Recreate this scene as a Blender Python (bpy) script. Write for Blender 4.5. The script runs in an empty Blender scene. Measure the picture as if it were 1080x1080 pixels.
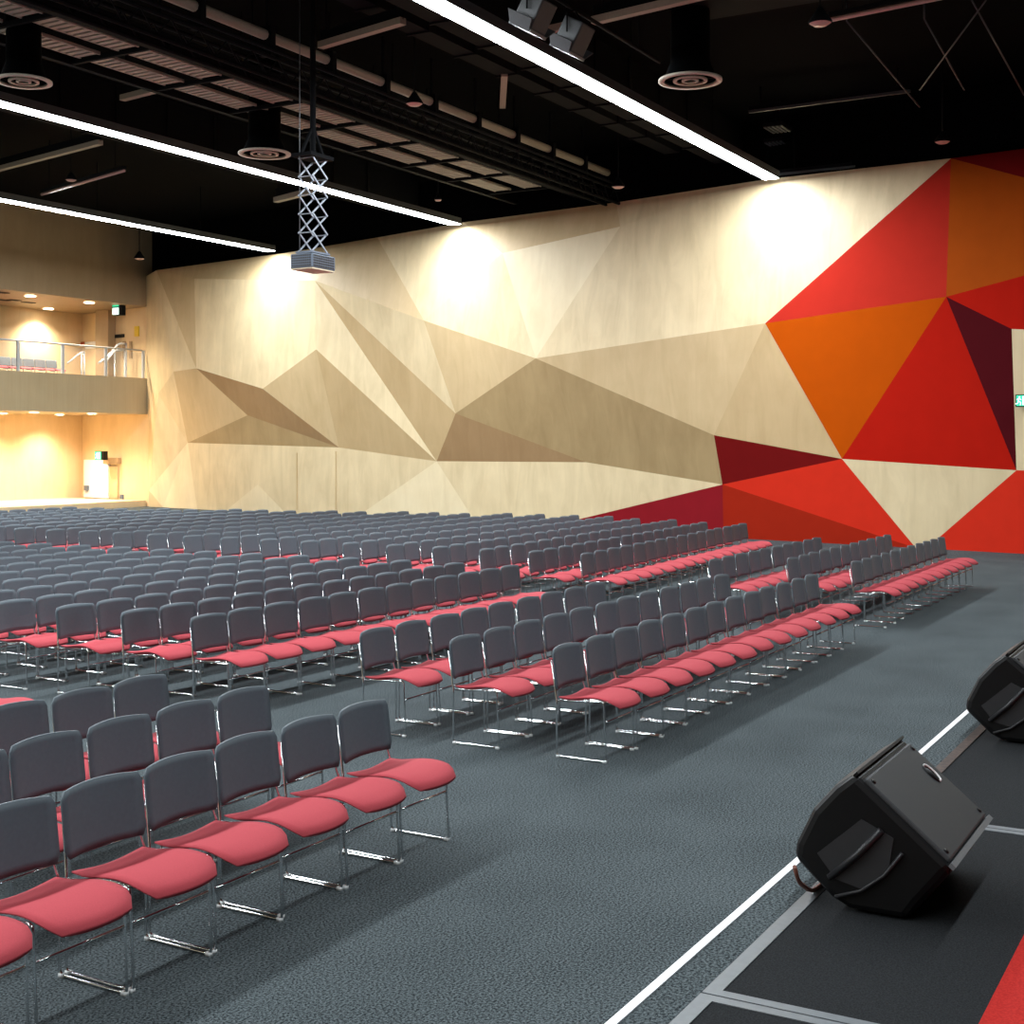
import bpy, bmesh, math, random
from mathutils import Vector, Matrix
random.seed(7)
C = bpy.context.scene.collection
PI = math.pi

# ------------------------------------------------------------ room frame
# X runs along the chair rows towards the faceted wall, Y towards the back of the hall
F, HY, HC = 1420.0, 466.0, 2.28
TH = math.atan(805 / F)
CT, ST = math.cos(TH), math.sin(TH)

def ray(px, py):
    L = (px - 540) / F
    return (CT + ST * L, ST - CT * L, -(py - HY) / F)

def at_z(px, py, z):
    r = ray(px, py); k = (z - HC) / r[2]
    return Vector((r[0] * k, r[1] * k, z))

def at_y(px, py, y):
    r = ray(px, py); k = y / r[1]
    return Vector((r[0] * k, y, HC + r[2] * k))

def at_x(px, py, x):
    r = ray(px, py); k = x / r[0]
    return Vector((x, r[1] * k, HC + r[2] * k))

W0 = at_z(1040, 582, 0)
WD = Vector((0.19425, 0.98095, 0)); WN = Vector((0.98095, -0.19425, 0))

def at_wall(px, py, off=0.0):
    r = ray(px, py)
    k = (W0.x * WN.x + W0.y * WN.y - off) / (r[0] * WN.x + r[1] * WN.y)
    return Vector((r[0] * k, r[1] * k, HC + r[2] * k))

def wall_xy(y, off=0.0):
    """point of the faceted wall's base line at depth y"""
    s = (y - W0.y) / WD.y
    return W0.x + WD.x * s - off

def project(p):
    D = CT * p[0] + ST * p[1]; L = ST * p[0] - CT * p[1]
    return 540 + F * L / D, HY + F * (HC - p[2]) / D, D

# ------------------------------------------------------------ materials
def srgb(h):
    v = [int(h[i:i + 2], 16) / 255 for i in (0, 2, 4)]
    return tuple(x / 12.92 if x <= .04045 else ((x + .055) / 1.055) ** 2.4 for x in v)

def new_mat(name):
    m = bpy.data.materials.new(name); m.use_nodes = True
    nt = m.node_tree
    return m, nt, nt.nodes['Principled BSDF']

def plain(name, col, rough=.5, metal=0.0, var=0.06, scale=30, spec=.5):
    m, nt, b = new_mat(name)
    n = nt.nodes.new('ShaderNodeTexNoise'); n.inputs['Scale'].default_value = scale
    tc = nt.nodes.new('ShaderNodeTexCoord'); nt.links.new(tc.outputs['Object'], n.inputs['Vector'])
    r = nt.nodes.new('ShaderNodeValToRGB')
    r.color_ramp.elements[0].position = .3; r.color_ramp.elements[1].position = .7
    r.color_ramp.elements[0].color = (*[max(0, c * (1 - var)) for c in col], 1)
    r.color_ramp.elements[1].color = (*[min(1, c * (1 + var)) for c in col], 1)
    nt.links.new(n.outputs['Fac'], r.inputs['Fac']); nt.links.new(r.outputs['Color'], b.inputs['Base Color'])
    b.inputs['Roughness'].default_value = rough; b.inputs['Metallic'].default_value = metal
    b.inputs['Specular IOR Level'].default_value = spec
    return m

def wood(name, col, dark=.80, rough=.45, sx=2.6, sz=.55, rot=0.0, spec=.3):
    m, nt, b = new_mat(name)
    tc = nt.nodes.new('ShaderNodeTexCoord'); mp = nt.nodes.new('ShaderNodeMapping')
    mp.inputs['Scale'].default_value = (sx, sx, sz); mp.inputs['Rotation'].default_value = (rot, 0, 0)
    n = nt.nodes.new('ShaderNodeTexNoise'); n.inputs['Scale'].default_value = 1.0
    n.inputs['Detail'].default_value = 9; n.inputs['Roughness'].default_value = .62; n.inputs['Distortion'].default_value = .9
    n2 = nt.nodes.new('ShaderNodeTexNoise'); n2.inputs['Scale'].default_value = 1.1; n2.inputs['Detail'].default_value = 4
    mx = nt.nodes.new('ShaderNodeMix'); mx.data_type = 'FLOAT'; mx.inputs[0].default_value = .4
    r = nt.nodes.new('ShaderNodeValToRGB')
    r.color_ramp.elements[0].position = .32; r.color_ramp.elements[1].position = .62
    r.color_ramp.elements[0].color = (col[0] * dark, col[1] * dark * .97, col[2] * dark * .92, 1)
    r.color_ramp.elements[1].color = (*col, 1)
    nt.links.new(tc.outputs['Object'], mp.inputs['Vector']); nt.links.new(mp.outputs['Vector'], n.inputs['Vector'])
    nt.links.new(tc.outputs['Object'], n2.inputs['Vector'])
    nt.links.new(n.outputs['Fac'], mx.inputs[2]); nt.links.new(n2.outputs['Fac'], mx.inputs[3])
    nt.links.new(mx.outputs[0], r.inputs['Fac']); nt.links.new(r.outputs['Color'], b.inputs['Base Color'])
    b.inputs['Roughness'].default_value = rough; b.inputs['Specular IOR Level'].default_value = spec
    return m

def speckle(name, c0, c1, scale, rough=.95, bump=.15):
    m, nt, b = new_mat(name)
    tc = nt.nodes.new('ShaderNodeTexCoord')
    n = nt.nodes.new('ShaderNodeTexNoise'); n.inputs['Scale'].default_value = scale; n.inputs['Detail'].default_value = 3
    n.inputs['Roughness'].default_value = .7
    n2 = nt.nodes.new('ShaderNodeTexNoise'); n2.inputs['Scale'].default_value = 1.3; n2.inputs['Detail'].default_value = 3
    mx = nt.nodes.new('ShaderNodeMix'); mx.data_type = 'FLOAT'; mx.inputs[0].default_value = .08
    r = nt.nodes.new('ShaderNodeValToRGB')
    r.color_ramp.elements[0].position = .40; r.color_ramp.elements[1].position = .60
    r.color_ramp.elements[0].color = (*c0, 1); r.color_ramp.elements[1].color = (*c1, 1)
    nt.links.new(tc.outputs['Object'], n.inputs['Vector']); nt.links.new(tc.outputs['Object'], n2.inputs['Vector'])
    nt.links.new(n.outputs['Fac'], mx.inputs[2]); nt.links.new(n2.outputs['Fac'], mx.inputs[3])
    nt.links.new(mx.outputs[0], r.inputs['Fac']); nt.links.new(r.outputs['Color'], b.inputs['Base Color'])
    bp = nt.nodes.new('ShaderNodeBump'); bp.inputs['Strength'].default_value = bump; bp.inputs['Distance'].default_value = .004
    nt.links.new(n.outputs['Fac'], bp.inputs['Height']); nt.links.new(bp.outputs['Normal'], b.inputs['Normal'])
    b.inputs['Roughness'].default_value = rough; b.inputs['Specular IOR Level'].default_value = .15
    return m

def glow(name, col, strength):
    m, nt, b = new_mat(name)
    b.inputs['Base Color'].default_value = (*col, 1)
    b.inputs['Emission Color'].default_value = (*col, 1); b.inputs['Emission Strength'].default_value = strength
    return m

M = {}
M['carpet'] = speckle('hall_carpet', (.006, .010, .012), (.118, .142, .150), 88)
M['stage_carpet'] = speckle('stage_carpet', (.006, .010, .012), (.118, .142, .150), 100)
M['deck'] = speckle('deck_cloth', (.009, .010, .011), (.021, .023, .025), 160, bump=.2)
M['red_carpet'] = speckle('red_carpet', (.36, .015, .012), (.48, .024, .018), 120)
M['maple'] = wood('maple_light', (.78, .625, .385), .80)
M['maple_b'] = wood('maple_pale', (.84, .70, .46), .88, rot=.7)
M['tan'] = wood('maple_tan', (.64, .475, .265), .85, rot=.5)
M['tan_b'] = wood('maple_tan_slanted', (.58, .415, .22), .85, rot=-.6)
M['brown'] = wood('wood_brown', (.45, .315, .155), .80, rot=.35)  # darker brown wood tones given to some of the facets
M['umber'] = wood('wood_umber', (.38, .235, .115), .84, rot=-.8)
M['fascia'] = wood('fascia_wood', (.42, .33, .20), .88, sx=14, sz=.4)
M['backwood'] = wood('back_wall_wood', (.74, .57, .35), .88)
M['soffit'] = wood('soffit_wood', (.40, .28, .16), .86)
M['red'] = plain('painted_red', (.43, .010, .004), .9, var=.03, scale=3, spec=.06)
M['scarlet'] = plain('painted_scarlet', (.66, .030, .013), .9, var=.03, scale=3, spec=.06)
M['brick'] = plain('painted_brick_red', (.34, .018, .006), .9, var=.03, scale=3, spec=.06)
M['crimson'] = plain('painted_crimson', (.25, .010, .016), .9, var=.03, scale=3, spec=.06)
M['maroon'] = plain('painted_maroon', (.075, .004, .007), .9, var=.03, scale=3, spec=.06)
M['oxblood'] = plain('painted_oxblood', (.17, .006, .006), .9, var=.03, scale=3, spec=.06)
M['coral'] = plain('painted_coral', (.48, .026, .015), .9, var=.03, scale=3, spec=.06)
M['orange'] = plain('painted_orange', (.49, .074, .001), .9, var=.03, scale=3, spec=.06)
M['amber'] = plain('painted_burnt_orange', (.38, .066, .005), .9, var=.03, scale=3, spec=.06)
M['black'] = plain('ceiling_black', (.0016, .0019, .0024), .95, spec=.04)
M['black_steel'] = plain('black_steel', (.0045, .005, .006), .8, spec=.1)
M['duct'] = plain('dark_duct', (.0065, .007, .008), .8, spec=.08)
M['beige'] = plain('beige_steel', (.38, .33, .25), .6)
M['grate'] = plain('pale_grating', (.40, .36, .29), .6)
M['grey_ring'] = plain('pale_grey_metal', (.62, .57, .47), .6)
M['housing'] = plain('lamp_housing', (.06, .064, .068), .5)
M['led'] = glow('led_diffuser', (.90, .96, 1.0), 66)
M['led_low'] = glow('led_diffuser_dimmed', (.90, .96, 1.0), 32)
M['warm_lamp'] = glow('downlight_lens', (1.0, .86, .62), 30)
M['lens_off'] = plain('pinkish_lens', (.70, .42, .38), .3)
M['chrome'] = plain('chrome', (.78, .79, .80), .14, metal=1.0, var=.01)
M['glide'] = plain('clear_glide', (.80, .82, .82), .25)
M['seat'] = plain('pink_seat_fabric', (.50, .070, .086), .85, var=.07, scale=220, spec=.2)
M['back'] = plain('charcoal_shell', (.086, .112, .132), .55, var=.05, scale=60)
M['alu'] = plain('aluminium', (.17, .185, .195), .45, metal=.2)
M['rail'] = plain('brushed_rail', (.50, .52, .54), .4, metal=.2)
M['white'] = plain('white_paint', (.86, .86, .84), .4, var=.02)
M['nosing'] = plain('white_nosing', (.93, .94, .96), .35, var=.02)
M['brown_edge'] = plain('worn_brown_edge', (.060, .038, .030), .75, var=.4)
M['plastic'] = plain('black_plastic', (.0035, .0035, .004), .5, spec=.25)
M['rib'] = plain('moulded_ridge', (.016, .016, .018), .45)
M['grille'] = plain('speaker_grille', (.040, .044, .047), .55, metal=.2, var=.1, scale=400)
M['brown_cable'] = plain('brown_cable', (.20, .07, .045), .6)
M['steel_grey'] = plain('grey_perforated', (.14, .17, .22), .4, metal=.2)
M['galv'] = plain('galvanised_arm', (.30, .34, .39), .4, metal=.3)
M['green'] = glow('exit_green', (.02, .55, .27), 1.0)
M['green_white'] = glow('exit_white', (.70, 1.0, .86), .9)
M['yellow'] = plain('yellow_sign', (.75, .50, .02), .5)
M['fire_red'] = plain('call_point_red', (.5, .09, .03), .5)
M['stage_front'] = plain('stage_front_black', (.02, .02, .022), .7)
M['slot'] = plain('dark_slot', (.03, .025, .02), .8)
M['cream'] = plain('bounce_lit_underside', (.62, .52, .36), .5)  # warm bounce light put into the colour of the projector's underside

def glass_mat():
    m, nt, b = new_mat('railing_glass')
    b.inputs['Base Color'].default_value = (.9, .95, .93, 1); b.inputs['Roughness'].default_value = .02
    tr = nt.nodes.new('ShaderNodeBsdfTransparent'); mx = nt.nodes.new('ShaderNodeMixShader')
    mx.inputs[0].default_value = .07
    nt.links.new(tr.outputs[0], mx.inputs[1]); nt.links.new(b.outputs[0], mx.inputs[2])
    nt.links.new(mx.outputs[0], nt.nodes['Material Output'].inputs['Surface'])
    return m
M['glass'] = glass_mat()

# ------------------------------------------------------------ mesh helpers
def quad(bm, *pts, mi=0):
    f = bm.faces.new([bm.verts.new(p) for p in pts]); f.material_index = mi; return f

def box(bm, x0, x1, y0, y1, z0, z1, mtx=None):
    vs = [Vector((x, y, z)) for z in (z0, z1) for y in (y0, y1) for x in (x0, x1)]
    if mtx: vs = [mtx @ v for v in vs]
    v = [bm.verts.new(p) for p in vs]
    for f in ((0, 2, 3, 1), (4, 5, 7, 6), (0, 1, 5, 4), (2, 6, 7, 3), (0, 4, 6, 2), (1, 3, 7, 5)):
        bm.faces.new([v[i] for i in f])

def bar(bm, a, b, w, h, up=Vector((0, 0, 1))):
    """rectangular bar from a to b"""
    a, b = Vector(a), Vector(b); d = (b - a); L = d.length; d.normalize()
    s = d.cross(up)
    if s.length < 1e-4: s = d.cross(Vector((1, 0, 0)))
    s.normalize(); u = s.cross(d)
    mtx = Matrix((( s.x, d.x, u.x, a.x), (s.y, d.y, u.y, a.y), (s.z, d.z, u.z, a.z), (0, 0, 0, 1)))
    box(bm, -w / 2, w / 2, 0, L, -h / 2, h / 2, mtx)

def tube(bm, pts, r, n=6, cap=True):
    pts = [Vector(p) for p in pts]; rings = []; prev = None
    for i, p in enumerate(pts):
        if i == 0: d = pts[1] - p
        elif i == len(pts) - 1: d = p - pts[i - 1]
        else: d = (pts[i + 1] - p).normalized() + (p - pts[i - 1]).normalized()
        d.normalize()
        if prev is None:
            s = d.cross(Vector((0, 0, 1)))
            if s.length < .1: s = d.cross(Vector((1, 0, 0)))
        else:
            s = prev - d * prev.dot(d)
        s.normalize(); prev = s; t = d.cross(s)
        rings.append([bm.verts.new(p + (s * math.cos(a) + t * math.sin(a)) * r) for a in (2 * PI * k / n for k in range(n))])
    for A, B in zip(rings, rings[1:]):
        for k in range(n):
            f = bm.faces.new((A[k], A[(k + 1) % n], B[(k + 1) % n], B[k])); f.smooth = True
    if cap:
        bm.faces.new(rings[0][::-1]); bm.faces.new(rings[-1])

def bend(pts, r=.02, n=3):
    """rounds the inner corners of a polyline"""
    pts = [Vector(p) for p in pts]; out = [pts[0]]
    for a, b, c in zip(pts, pts[1:], pts[2:]):
        da, dc = (a - b), (c - b); k = min(r, da.length / 2.1, dc.length / 2.1)
        p, q = b + da.normalized() * k, b + dc.normalized() * k
        for i in range(n + 1):
            t = i / n; out.append(p * (1 - t) ** 2 + b * 2 * t * (1 - t) + q * t * t)
    return out + [pts[-1]]

def lathe(bm, prof, n=24, c=(0, 0, 0), axis='Z'):
    rings = []
    for r, z in prof:
        rr = []
        for k in range(n):
            a = 2 * PI * k / n
            p = Vector((r * math.cos(a), r * math.sin(a), z))
            rr.append(bm.verts.new(p + Vector(c)))
        rings.append(rr)
    for A, B in zip(rings, rings[1:]):
        for k in range(n):
            f = bm.faces.new((A[k], A[(k + 1) % n], B[(k + 1) % n], B[k])); f.smooth = True
    return rings

def ring_flat(bm, r0, r1, z0, z1, n=32):
    lathe(bm, [(r0, z0), (r1, z0), (r1, z1), (r0, z1), (r0, z0)], n)

def obj(name, bm, mats, parent=None, loc=None, smooth=False, bevel=0.0, fix=True):
    if fix: bmesh.ops.recalc_face_normals(bm, faces=bm.faces[:])
    me = bpy.data.meshes.new(name); bm.to_mesh(me); bm.free()
    for m in (mats if isinstance(mats, (list, tuple)) else [mats]): me.materials.append(m)
    if smooth:
        for p in me.polygons: p.use_smooth = True
    o = bpy.data.objects.new(name, me); C.objects.link(o)
    if parent: o.parent = parent
    if loc is not None: o.location = loc
    if bevel:
        b = o.modifiers.new('edge', 'BEVEL'); b.width = bevel; b.segments = 2; b.limit_method = 'ANGLE'
    return o

def tag(o, label, cat, group=None, kind=None):
    o['label'] = label; o['category'] = cat
    if group: o['group'] = group
    if kind: o['kind'] = kind
    return o

def thing(name, label, cat, loc=(0, 0, 0), rz=0.0, group=None):
    o = bpy.data.objects.new(name, None); o.empty_display_size = .1; C.objects.link(o)
    o.location = loc; o.rotation_euler = (0, 0, rz)
    return tag(o, label, cat, group)

def struct(name, bm, mats, **k):
    o = obj(name, bm, mats, **k); o['kind'] = 'structure'; return o

def dup(root, loc, rz, label, group):
    r = root.copy(); C.objects.link(r); r.location = loc; r.rotation_euler = (0, 0, rz)
    r['label'] = label; r['group'] = group
    for ch in list(root.children):
        c = ch.copy(); C.objects.link(c); c.parent = r
        for g in list(ch.children):
            d = g.copy(); C.objects.link(d); d.parent = c
    return r

BM = bmesh.new
ZC = 9.8            # underside of the black roof
ZS = .65            # stage height

# ------------------------------------------------------------ setting
bm = BM(); box(bm, -10, 40, -8, 40, -.2, 0); struct('floor', bm, M['carpet'])
bm = BM(); box(bm, -10, 42, -8, 40, ZC, ZC + .2); struct('ceiling', bm, M['black'])

def wall_slab(name, y0, y1, z0, z1, off, m, thick=.15):
    bm = BM()
    a0 = Vector((wall_xy(y0, off), y0, 0)); a1 = Vector((wall_xy(y1, off), y1, 0))
    b0 = a0 + WN * thick; b1 = a1 + WN * thick
    lo, hi = [bm.verts.new((p.x, p.y, z0)) for p in (a0, a1, b1, b0)], [bm.verts.new((p.x, p.y, z1)) for p in (a0, a1, b1, b0)]
    bm.faces.new(lo); bm.faces.new(hi)
    for k in range(4): bm.faces.new((lo[k], lo[(k + 1) % 4], hi[(k + 1) % 4], hi[k]))
    return struct(name, bm, m)
wall_slab('wall_right_backing', -8, 34.6, 0, 8.1, -.08, M['maple'])
wall_slab('wall_right_upper', -8, 39.2, 8.1, ZC, -.30, M['black'])
wall_slab('wall_right_rear', 34.5, 39.2, 0, 8.1, -.08, M['backwood'])
YB = 38.79
bm = BM(); box(bm, 14, 36.2, YB, YB + .15, 0, ZC); struct('wall_back', bm, M['backwood'])
bm = BM(); box(bm, -10, 14, YB, YB + .15, 0, ZC); struct('wall_back_far', bm, M['backwood'])
bm = BM(); box(bm, -10.15, -10, -8, 39, 0, ZC); struct('wall_left', bm, M['fascia'])
bm = BM(); box(bm, -10, 28, -8.15, -8, 0, ZC); struct('wall_front', bm, M['black'])

# faceted timber and painted wall: every vertex sits on the wall plane, some pushed out into the hall
def floor_px(x): return HY + 116 * (x + 1108) / 2148
V = dict(
    R1=(1003, 167, 0), R2=(807, 341, .30), R3=(998, 313, .10), R4=(888, 484, .12), R5=(1067, 347, .12), R6=(1072, 496, .08),
    R7=(753, 459, .20), R8=(762, 511, .02), T1=(1200, 141, 0), T2=(1200, 219, .05), T3=(1200, 258, .1), S5=(1200, 352, .12), S6=(1200, 497, .08),
    V1=(447, 338, .40), V2=(565, 378, .48), V3=(480.5, 436, .22), V4=(460.5, 486.5, .02), X3=(618, 487.5, .02),
    V5=(332, 296, .30), V6=(333.5, 368.5, .45), V7=(277, 410, .42), V8=(357.4, 472, .02), V9=(198, 467, .02), V10=(207, 388.5, .42),
    X1=(261, 438, .16), V11=(183, 392, .45), U1=(530, 267, .22), U2=(654, 239, .16), S=(272, 511, .04),
    c2=(809, 189, 0), c3=(650, 213.5, 0), c4=(489, 234.5, 0), c5=(398, 250.5, 0), c7=(300, 267, 0), c8=(205, 294, .3), L0=(165, 285, .3),
    P=(153, 292, 0), Q=(167, 415, .30), Q2=(157, 517, .10), Z0=(155, 415, 0), Z1=(156, 450, 0),
)
for n, x in dict(F11=573, F505=503, F376=375, F300=302, F240=238, F207=208, F8=763, F9=966, F10=977, F1=1200, F156=157, F172=172).items():
    V[n] = (x, floor_px(x), 0.0)
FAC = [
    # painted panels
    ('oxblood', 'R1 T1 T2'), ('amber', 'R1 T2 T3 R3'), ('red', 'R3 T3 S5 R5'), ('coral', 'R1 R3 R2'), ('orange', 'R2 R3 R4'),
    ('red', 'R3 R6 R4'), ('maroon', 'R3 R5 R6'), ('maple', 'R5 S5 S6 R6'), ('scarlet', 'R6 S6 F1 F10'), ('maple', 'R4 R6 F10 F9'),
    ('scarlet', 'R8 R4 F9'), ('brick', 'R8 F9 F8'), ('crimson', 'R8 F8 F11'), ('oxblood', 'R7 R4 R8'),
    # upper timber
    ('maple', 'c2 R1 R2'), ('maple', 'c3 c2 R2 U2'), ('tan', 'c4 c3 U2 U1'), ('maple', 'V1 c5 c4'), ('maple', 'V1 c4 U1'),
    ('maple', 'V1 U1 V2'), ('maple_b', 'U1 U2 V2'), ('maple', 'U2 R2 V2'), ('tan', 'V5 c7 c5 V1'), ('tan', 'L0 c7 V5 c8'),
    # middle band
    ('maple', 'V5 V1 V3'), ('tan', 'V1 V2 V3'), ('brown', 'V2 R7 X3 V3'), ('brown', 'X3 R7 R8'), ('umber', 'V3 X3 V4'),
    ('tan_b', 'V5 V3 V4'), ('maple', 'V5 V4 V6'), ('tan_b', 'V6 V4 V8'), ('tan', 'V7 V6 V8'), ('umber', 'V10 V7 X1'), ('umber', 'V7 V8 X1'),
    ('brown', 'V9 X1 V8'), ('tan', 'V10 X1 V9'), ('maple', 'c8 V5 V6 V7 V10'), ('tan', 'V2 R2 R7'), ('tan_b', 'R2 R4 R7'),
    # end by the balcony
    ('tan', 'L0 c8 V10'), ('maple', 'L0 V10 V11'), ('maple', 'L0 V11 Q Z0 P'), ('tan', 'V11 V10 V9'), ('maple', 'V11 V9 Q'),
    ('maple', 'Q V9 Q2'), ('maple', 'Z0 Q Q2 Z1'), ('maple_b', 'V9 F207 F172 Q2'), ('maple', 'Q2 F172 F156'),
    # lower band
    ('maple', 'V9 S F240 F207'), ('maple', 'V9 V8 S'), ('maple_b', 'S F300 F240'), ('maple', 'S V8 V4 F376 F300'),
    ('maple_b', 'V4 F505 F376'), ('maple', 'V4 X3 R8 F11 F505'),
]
order = []
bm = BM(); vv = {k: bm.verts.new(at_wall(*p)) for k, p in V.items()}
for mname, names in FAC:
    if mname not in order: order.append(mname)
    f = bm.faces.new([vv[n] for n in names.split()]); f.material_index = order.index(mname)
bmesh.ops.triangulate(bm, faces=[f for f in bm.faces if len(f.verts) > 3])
for f in bm.faces:
    f.normal_update()
    if f.normal.dot(WN) > 0: f.normal_flip()
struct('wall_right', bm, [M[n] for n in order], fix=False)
# hidden service doors in the timber: thin shadow-gap lines
bm = BM()
for x0, y0, x1, y1 in ((313, 477.5, 313, 538), (354, 476, 354, 538)):
    a, b = at_wall(x0, y0, .05), at_wall(x1, y1, .05); bar(bm, a, b, .018, .02, WN)
struct('trim_1', bm, M['tan'])

# balcony
YF = at_wall(155, 399).y
XW = wall_xy(YF)
bm = BM(); box(bm, 14, XW + .25, YF, YF + .18, 3.26, 4.52); box(bm, 14, XW + .9, YF + .18, YB, 3.26, 3.5); struct('balcony_slab', bm, [M['fascia']])
bm = BM(); box(bm, 14, 34.2, 35.6, 38.78, 3.5, 4.29); struct('balcony_floor', bm, M['carpet'])
bm = BM(); box(bm, 14, XW + .25, YF, YF + .2, 7.05, ZC); box(bm, 14, XW + .9, YF + .2, YB, 7.05, 7.2); struct('ceiling_soffit', bm, M['soffit'])
bm = BM()
for px, py in ((2, 308.5), (4, 316.5), (15, 316.5), (30, 319)):
    p = at_z(px, py, 7.045); box(bm, p.x - .22, p.x + .22, p.y - .12, p.y + .12, 7.03, 7.05)
struct('trim_2', bm, M['slot'])
bm = BM(); box(bm, 14, XW + .05, YF + .1, YB, 0, .22); struct('floor_rear', bm, M['backwood'])
# pilaster on the upper side wall
bm = BM(); a = at_wall(115, 330); box(bm, a.x - .35, a.x + .1, a.y - .32, a.y + .32, 3.5, 7.05); struct('trim_3', bm, M['soffit'])

# railing
def rail_pt(px, py): return at_y(px, py, YF + .09)
zr = rail_pt(80, 364).z
t = thing('balcony_railing', 'steel and glass railing along the top of the wooden balcony front', 'railing', (0, 0, 0))
bm = BM(); tube(bm, [(26, YF + .09, zr), (XW - .15, YF + .09, zr)], .03, 8); obj('handrail', bm, M['rail'], t)
xs = [rail_pt(px, 380).x for px in (19, 66, 111.5, 151)]
step = xs[1] - xs[0]
posts = [xs[0] - step * 2, xs[0] - step] + xs
for x in posts:
    bm = BM(); box(bm, x - .05, x + .05, YF + .06, YF + .12, 4.52, zr); obj('post', bm, M['rail'], t)
for a, b in zip(posts, posts[1:]):
    bm = BM(); box(bm, a + .07, b - .07, YF + .085, YF + .095, 4.54, zr - .08); obj('glass_pane', bm, M['glass'], t)

def handrail(pts, y, label):
    P = [at_y(x, yy, y) for x, yy in pts]
    t = thing('stair_handrail', label, 'handrail', (P[0].x, y, 3.5), group='handrails of the balcony stairs')
    o = Vector((P[0].x, y, 3.5))
    bm = BM(); tube(bm, [p - o for p in bend(P, .12)], .035, 8); obj('rail', bm, M['rail'], t)
    for p in (P[1], P[-1]):
        bm = BM(); tube(bm, [p - o, Vector((p.x, y, 4.30 if p.x < 34.2 and y > 35.6 else 3.5)) - o], .03, 6); obj('post', bm, M['rail'], t)
handrail([(71, 383), (86, 371.5), (89, 371.5)], 36.6, 'short steel handrail beside the end chair of the balcony row')
handrail([(104, 383), (112, 377.5), (125, 362.5), (133, 362.5)], 35.3, 'steel stair handrail near the railing end under the yellow sign')
handrail([(111, 382.5), (121, 369.5), (131.5, 369.5)], 35.45, 'lower steel handrail beside the stairs at the balcony corner')

# wall fittings near the balcony
def on_rear(px, py, w, h, d, name, m, label, cat, off=.0):
    p = at_wall(px, py, off - .07)
    bm = BM(); ang = math.atan2(WD.y, WD.x)
    mt = Matrix.Translation(p) @ Matrix.Rotation(ang, 4, 'Z')
    box(bm, -w / 2, w / 2, -.02, d, -h / 2, h / 2, mt)
    o = obj(name, bm, m); tag(o, label, cat); return o
on_rear(84.5, 337, .25, .42, .16, 'wall_speaker', M['plastic'], 'small black loudspeaker hung under the upper soffit in the balcony corner', 'speaker')
on_rear(87, 362.5, .25, .13, .06, 'fire_call_point', M['fire_red'], 'small red fire call point on the balcony side wall', 'call point')
on_rear(96.5, 364, .8, .26, .02, 'paper_notice', M['white'], 'white paper notice pinned to the balcony side wall', 'notice')
on_rear(108.5, 361, .22, .2, .1, 'control_box', M['plastic'], 'small black control box on the wall beside the pilaster', 'box')
on_rear(125, 354.5, .75, .12, .04, 'door_sign', M['plastic'], 'small black sign plate on the balcony wall below the green exit sign', 'sign')
on_rear(144.5, 349.5, .26, .36, .03, 'warning_sign', M['yellow'], 'yellow warning sign on the balcony side wall', 'sign')
for lab, px in (('inner of two thin brown door pulls on the balcony wall', 131.5), ('outer of two thin brown door pulls on the balcony wall', 138.5)):
    o = on_rear(px, 369, .12, .62, .05, 'door_pull', M['soffit'], lab, 'door pull'); o['group'] = 'door pulls on the balcony wall'
on_rear(129, 526, .16, .3, .05, 'wall_switch', M['steel_grey'], 'grey wall switch plate beside the white door', 'switch')
on_rear(120, 486, .95, .22, .14, 'door_closer', M['soffit'], 'brown door closer box beside the top of the white door', 'door closer')

# white door
def wall_box(bm, x0, x1, y0, y1, d0, d1):
    a, b = at_wall(x0, y0), at_wall(x1, y0); zt = (a.z + b.z) / 2
    zb = .22 if y1 is None else (at_wall(x0, y1).z + at_wall(x1, y1).z) / 2
    P = [bm.verts.new((p.x - WN.x * d, p.y - WN.y * d, z)) for z in (zb, zt) for d in (d0, d1) for p in (a, b)]
    for f in ((0, 2, 3, 1), (4, 5, 7, 6), (0, 1, 5, 4), (2, 6, 7, 3), (0, 4, 6, 2), (1, 3, 7, 5)): bm.faces.new([P[i] for i in f])
bm = BM(); wall_box(bm, 89, 114.5, 485, None, -.06, .02); d1 = struct('door_1', bm, M['white'])
bm = BM(); wall_box(bm, 91, 94.5, 512, 517, .02, .10); obj('door_handle', bm, M['steel_grey'], d1)
bm = BM(); wall_box(bm, 115, 123.5, 492, None, -.06, .0); struct('trim_4', bm, M['tan'])

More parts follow.
